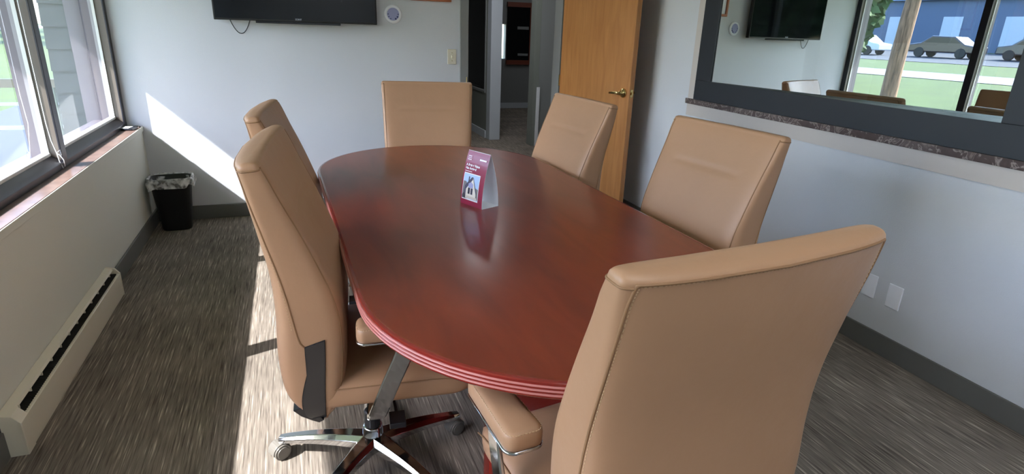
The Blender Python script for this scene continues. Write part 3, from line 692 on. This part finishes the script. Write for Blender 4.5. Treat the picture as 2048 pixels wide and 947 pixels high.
def make_chair(label, rz, loc):
    ch = thing('conference_chair', label, 'chair', loc, rz, None)
    # --- back
    b = B(); secs = []
    N = 84
    for i in range(N+1): secs.append(back_section(i/N))
    def shrink(sec, f, dz, k):
        c = sum(sec, Vector())/len(sec); r = []
        for p in sec:
            q = c+(p-c)*1.0; q.y = c.y+(p.y-c.y)*f; q.x = p.x*(1-(1-f)*k); q.z = c.z+(p.z-c.z)*f+dz; r.append(q)
        return r
    top = [shrink(secs[-1], .96, .005, .10), shrink(secs[-1], .82, .0095, .08), shrink(secs[-1], .5, .0125, .06), shrink(secs[-1], .15, .0135, .06)]
    bot = [shrink(secs[0], .4, -.012, .10), shrink(secs[0], .8, -.007, .08)]
    rings(b, bot+secs+top)
    back = link('backrest', b, MT['leather'], ch, smooth=True)
    # seams follow the leather surface itself
    def sp(t, deg):
        yf, zf, yr, zr = bprof(t); w = bwidth(t); a = math.radians(deg); c, q = math.cos(a), math.sin(a)
        X = math.copysign(abs(c)**.24, c); S = math.copysign(abs(q)**.38, q); x = X*w
        bul = .008*(1-(x/w)**2)*(1 if S > 0 else .5)
        return Vector((x, (yf+yr)/2+(yf-yr)/2*S+math.copysign(bul, S)+plan(x, t), (zf+zr)/2+(zf-zr)/2*S))
    def rear_deg(t): return -lerp(-179.3, -138, min(1, max(0, (t-.36)/.62))**.8)-180      # right flank, degrees below 0
    N2 = 36
    left = [sp(lerp(.36, .992, i/N2), -180-rear_deg(lerp(.36, .992, i/N2))) for i in range(N2+1)]
    right = [Vector((-p.x, p.y, p.z)) for p in left]
    cross = [sp(1, -lerp(138, 42, i/26)) for i in range(27)]
    b = B(); tube(b, left+cross+right[::-1], .0026, 6); link('seam_piping', b, MT['seam'], back, smooth=True)
    for s in (-1, 1):
        b = B(); fp = [sp(lerp(.03, .99, i/N2), 38) for i in range(N2+1)]
        tube(b, [Vector((s*p.x, p.y, p.z)) for p in fp], .0022, 6); link('seam_piping', b, MT['seam'], back, smooth=True)
        b = B(); cp = [sp(.968, lerp(-42, 38, i/14)) for i in range(15)]
        tube(b, [Vector((s*p.x, p.y, p.z)) for p in cp], .0022, 6); link('corner_seam', b, MT['seam'], back, smooth=True)
    b = B()
    def stitch(path):
        for p, q in zip(path, path[1:]):
            d = q-p; n = max(1, int(round(d.length/.0075)))
            for k in range(n): tube(b, [p+d*(k/n), p+d*((k+.6)/n)], .0010, 4)
    sl_ = [sp(lerp(.42, .975, i/N2), -180-rear_deg(lerp(.42, .975, i/N2))+5) for i in range(N2+1)]
    stitch(sl_); stitch([Vector((-p.x, p.y, p.z)) for p in sl_])
    stitch([sp(.982, -lerp(133, 47, i/20)) for i in range(21)])
    link('stitching', b, MT['stitch'], back)
    # black side trim wrapping the lower rear of the shell
    for s in (-1, 1):
        b = B(); rs = []
        for i in range(18):
            t = lerp(.0, .365, i/17); yf, zf, yr, zr = bprof(t); w = bwidth(t)+.0035
            p = plan(BW, t); f0, f1 = (-.03 if t < .06 else lerp(.0, .38, min(1, (t-.06)/.22))), lerp(.60, .68, t/.365)
            a = Vector((s*w, lerp(yr, yf, f0)+p, lerp(zr, zf, f0))); c = Vector((s*w, lerp(yr, yf, f1)+p, lerp(zr, zf, f1)))
            rs.append([a, c, c-Vector((s*.012, 0, 0)), a-Vector((s*.012, 0, 0))])
        rings(b, rs); link('back_trim', b, MT['blackp'], ch, bevel=.002)['label'] = 'glossy black trim on the flank of the lower back'
    b = B(); rs = []
    for i in range(25):
        X = lerp(-1, 1, i/24)*(bwidth(.05)+.003); ring = []
        for t in (0, .05, .10, .15): yf, zf, yr, zr = bprof(t); ring.append(Vector((X, yr-.006+plan(X, t), zr-.005)))
        for t in (.15, .10, .05, 0): yf, zf, yr, zr = bprof(t); ring.append(Vector((X, lerp(yr, yf, .35)+plan(X, t), lerp(zr, zf, .35))))
        rs.append(ring)
    rings(b, rs)
    link('back_trim', b, MT['blackp'], ch, bevel=.002)['label'] = 'glossy black trim round the lower back'
    # --- seat
    b = B(); rs = []
    SN = 24
    for i in range(SN+1):
        f = i/SN; y = lerp(-.235, .285, f); 
        ed = min(1, math.sin(min(1, max(.0, (f)/.10))*math.pi/2)) * math.sin(min(1, max(.0, (1-f)/.16))*math.pi/2)
        top = .462 + .008*math.sin(f*math.pi) - .030*(1-ed) - .02*max(0, (f-.75)/.25)**2; bt = .372+.012*(1-ed)+.03*max(0, (f-.8)/.2)**2
        w = .262-.03*(1-ed); cz = (top+bt)/2; h = (top-bt)/2; ring = []
        for k in range(36):
            a = 2*math.pi*k/36; c, s = math.cos(a), math.sin(a); X = math.copysign(abs(c)**.28, c); S = math.copysign(abs(s)**.5, s)
            ring.append(Vector((X*w, y, cz+S*h+(.012*(1-X*X) if S > 0 else 0))))
        rs.append(ring)
    rings(b, rs); seat = link('seat', b, MT['leather'], ch, smooth=True)
    for s in (-1, 1):
        b = B(); tube(b, [Vector((s*.2615, lerp(-.2, .25, i/12), .448-.018*max(0, (i/12-.75)/.25)**2)) for i in range(13)], .002, 6)
        link('seam_piping', b, MT['seam'], seat, smooth=True)
    # --- armrests
    for s in (-1, 1):
        def pad_ring(ins, z, n=6):
            out = []
            for qd, (sx, sy) in enumerate(((1, 1), (-1, 1), (-1, -1), (1, -1))):
                r = .024 if sy < 0 else .03
                for k in range(n+1):
                    a = math.pi/2*(qd+k/n); w = .043-(.006 if sy > 0 else 0)
                    out.append(Vector((s*.292+sx*(w-r)+(r-ins)*math.cos(a), .058+sy*(.122-r)+(r-ins)*math.sin(a), z)))
            return out
        b = B(); rings(b, [pad_ring(.006, .620), pad_ring(.001, .624), pad_ring(0, .632), pad_ring(0, .646), pad_ring(.0015, .654), pad_ring(.005, .659), pad_ring(.011, .662), pad_ring(.018, .6635)])
        pad = link('armrest_pad', b, MT['leather'], ch, smooth=True)
        b = B(); path = pad_ring(.0035, .6578, 5); path.append(path[0])
        for p, q in zip(path, path[1:]):
            d = q-p; n = max(1, int(round(d.length/.007)))
            for k in range(n): tube(b, [p+d*(k/n), p+d*((k+.6)/n)], .0009, 4)
        link('stitching', b, MT['stitch'], pad)
        b = B(); rings(b, [pad_ring(.004, .6145), pad_ring(-.001, .616), pad_ring(-.001, .6205), pad_ring(.004, .6215)]); link('armrest_plate', b, MT['chrome'], ch, smooth=True)
        b = B(); P = [(s*.30, .075, .618), (s*.306, .055, .56), (s*.308, .015, .47), (s*.300, -.015, .39), (s*.27, -.025, .352), (s*.18, -.02, .345), (s*.06, -.01, .345)]
        P = [curve_at(P, i/20) for i in range(21)]
        # flat bar: broad face outwards
        rs = []
        for i, p in enumerate(P):
            tn = (P[min(i+1, 20)]-P[max(i-1, 0)]).normalized(); wd = Vector((0, 1, 0)); wd = (wd-tn*wd.dot(tn)).normalized(); th = wd.cross(tn)
            W2, T2 = .024, .006
            rs.append([p+wd*W2*a+th*T2*c for a, c in ((1, .4), (.85, 1), (-.85, 1), (-1, .4), (-1, -.4), (-.85, -1), (.85, -1), (1, -.4))])
        rings(b, rs); link('armrest_bar', b, MT['chrome'], ch, smooth=False, bevel=0)
    # --- mechanism, column, base
    b = B(); box(b, (-.09, -.15, .315), (.09, .12, .372)); link('tilt_mechanism', b, MT['blackm'], ch, bevel=.01)
    b = B(); tube(b, [(.06, .02, .335), (.16, .03, .33), (.235, .035, .325)], .006, 8); box(b, (.225, .012, .314), (.285, .058, .332)); link('lever', b, MT['blackp'], ch, bevel=.002)
    b = B(); tube(b, [(0, -.12, .335), (0, -.2, .345), (0, -.262, .40)], .02, 8, flat=(.045, .008)); link('back_bracket', b, MT['blackm'], ch)
    b = B(); lathe(b, [(.014, .20), (.014, .325)], 20, (0, -.035, 0)); lathe(b, [(.026, .10), (.026, .205), (.022, .21)], 24, (0, -.035, 0)); link('gas_column', b, MT['blackm'], ch, smooth=False, bevel=.002)
    b = B(); lathe(b, [(.034, .062), (.047, .075), (.047, .098), (.034, .106), (.033, .145), (.030, .150), (.018, .151)], 32, (0, -.035, 0)); link('base_hub', b, MT['chrome'], ch, smooth=True)
    return ch
LEG_A = {}
def star(ch, a0):
    """five chrome legs, each with a caster; a0 in degrees, chair-local"""
    for k in range(5):
        a = math.radians(a0+72*k); dr = Vector((math.cos(a), math.sin(a), 0)); sd = Vector((-dr.y, dr.x, 0)); rs = []
        for i in range(13):
            f = i/12; r = lerp(.02, .325, f); w = lerp(.037, .020, f**.8); zt = lerp(.116, .078, f)+.009*math.sin(f*math.pi); h = lerp(.044, .018, f)
            if i == 12: w *= .75
            rs.append([dr*r+sd*w*x+Vector((0, -.035, zt-h*(1-z))) for x, z in ((-1, .0), (-1, .62), (-.55, 1), (.55, 1), (1, .62), (1, 0))])
        b = B(); rings(b, rs); leg = link('base_leg', b, MT['chrome'], ch, bevel=.0015, seg=2, ang=25)
        c = dr*.318+Vector((0, -.035, 0)); b = B(); rt = a+.9+k*.8
        t = Vector((math.cos(rt), math.sin(rt), 0)); s = Vector((-t.y, t.x, 0)); cc = c+t*.012
        def disc(o0, o1, rad, zc=.029):
            A = []; Bq = []
            for q in range(24):
                u_ = 2*math.pi*q/24; off = t*math.cos(u_)*rad+Vector((0, 0, zc+math.sin(u_)*rad)); A.append(cc+s*o0+off); Bq.append(cc+s*o1+off)
            rings(b, [A, Bq])
        disc(-.026, -.006, .0285); disc(.006, .026, .0285); disc(-.03, -.026, .022); disc(.026, .03, .022); disc(-.006, .006, .016)
        # hood
        A = []; H0 = []; H1 = []
        for q in range(15):
            u_ = math.pi*(-.05+1.1*q/14); off = t*math.cos(u_)*.0325+Vector((0, 0, .029+math.sin(u_)*.0325)); off2 = t*math.cos(u_)*.029+Vector((0, 0, .029+math.sin(u_)*.029)); H0.append((off, off2))
        rr = [[cc+s*-.020+o1, cc+s*.020+o1, cc+s*.020+o2, cc+s*-.020+o2] for o1, o2 in H0]; rings(b, rr)
        cyl(b, c+Vector((0, 0, .052)), .006, .02, 12)
        link('caster', b, MT['caster'], leg, bevel=.0025, seg=2)
def D(a): return math.radians(a)
def place(label, hx_, hy_, face, a_world, dz=0):
    rz = D(face-90); c = make_chair(label, rz, (hx_, hy_, 0)); star(c, a_world-(face-90))
    if dz:
        for o in c.children:
            if not (o.name.startswith('base_')):
                if o.name.startswith('gas_column'): continue
                o.location.z += dz
    return c
place('tan leather chair in the foreground, seen from behind at the near table end', 1.662, -3.776, 96.0, 60, .016)
place('tan leather chair at near left of the table, showing its side and chrome base', 1.200, -3.045, -5.5, 157, .020)
place('tan leather chair half hidden behind the near left chair', 1.17, -2.17, -6, 144, .0)
place('tan leather chair facing us at the far end of the table', 1.776, -1.163, -100.7, 20, -.007)
place('tan leather chair in front of the open oak door', 2.19, -1.884, 185.7, 40, -.007)
place('tan leather chair on the right, below the marble window sill', 2.330, -2.872, 186.5, 10, .0)
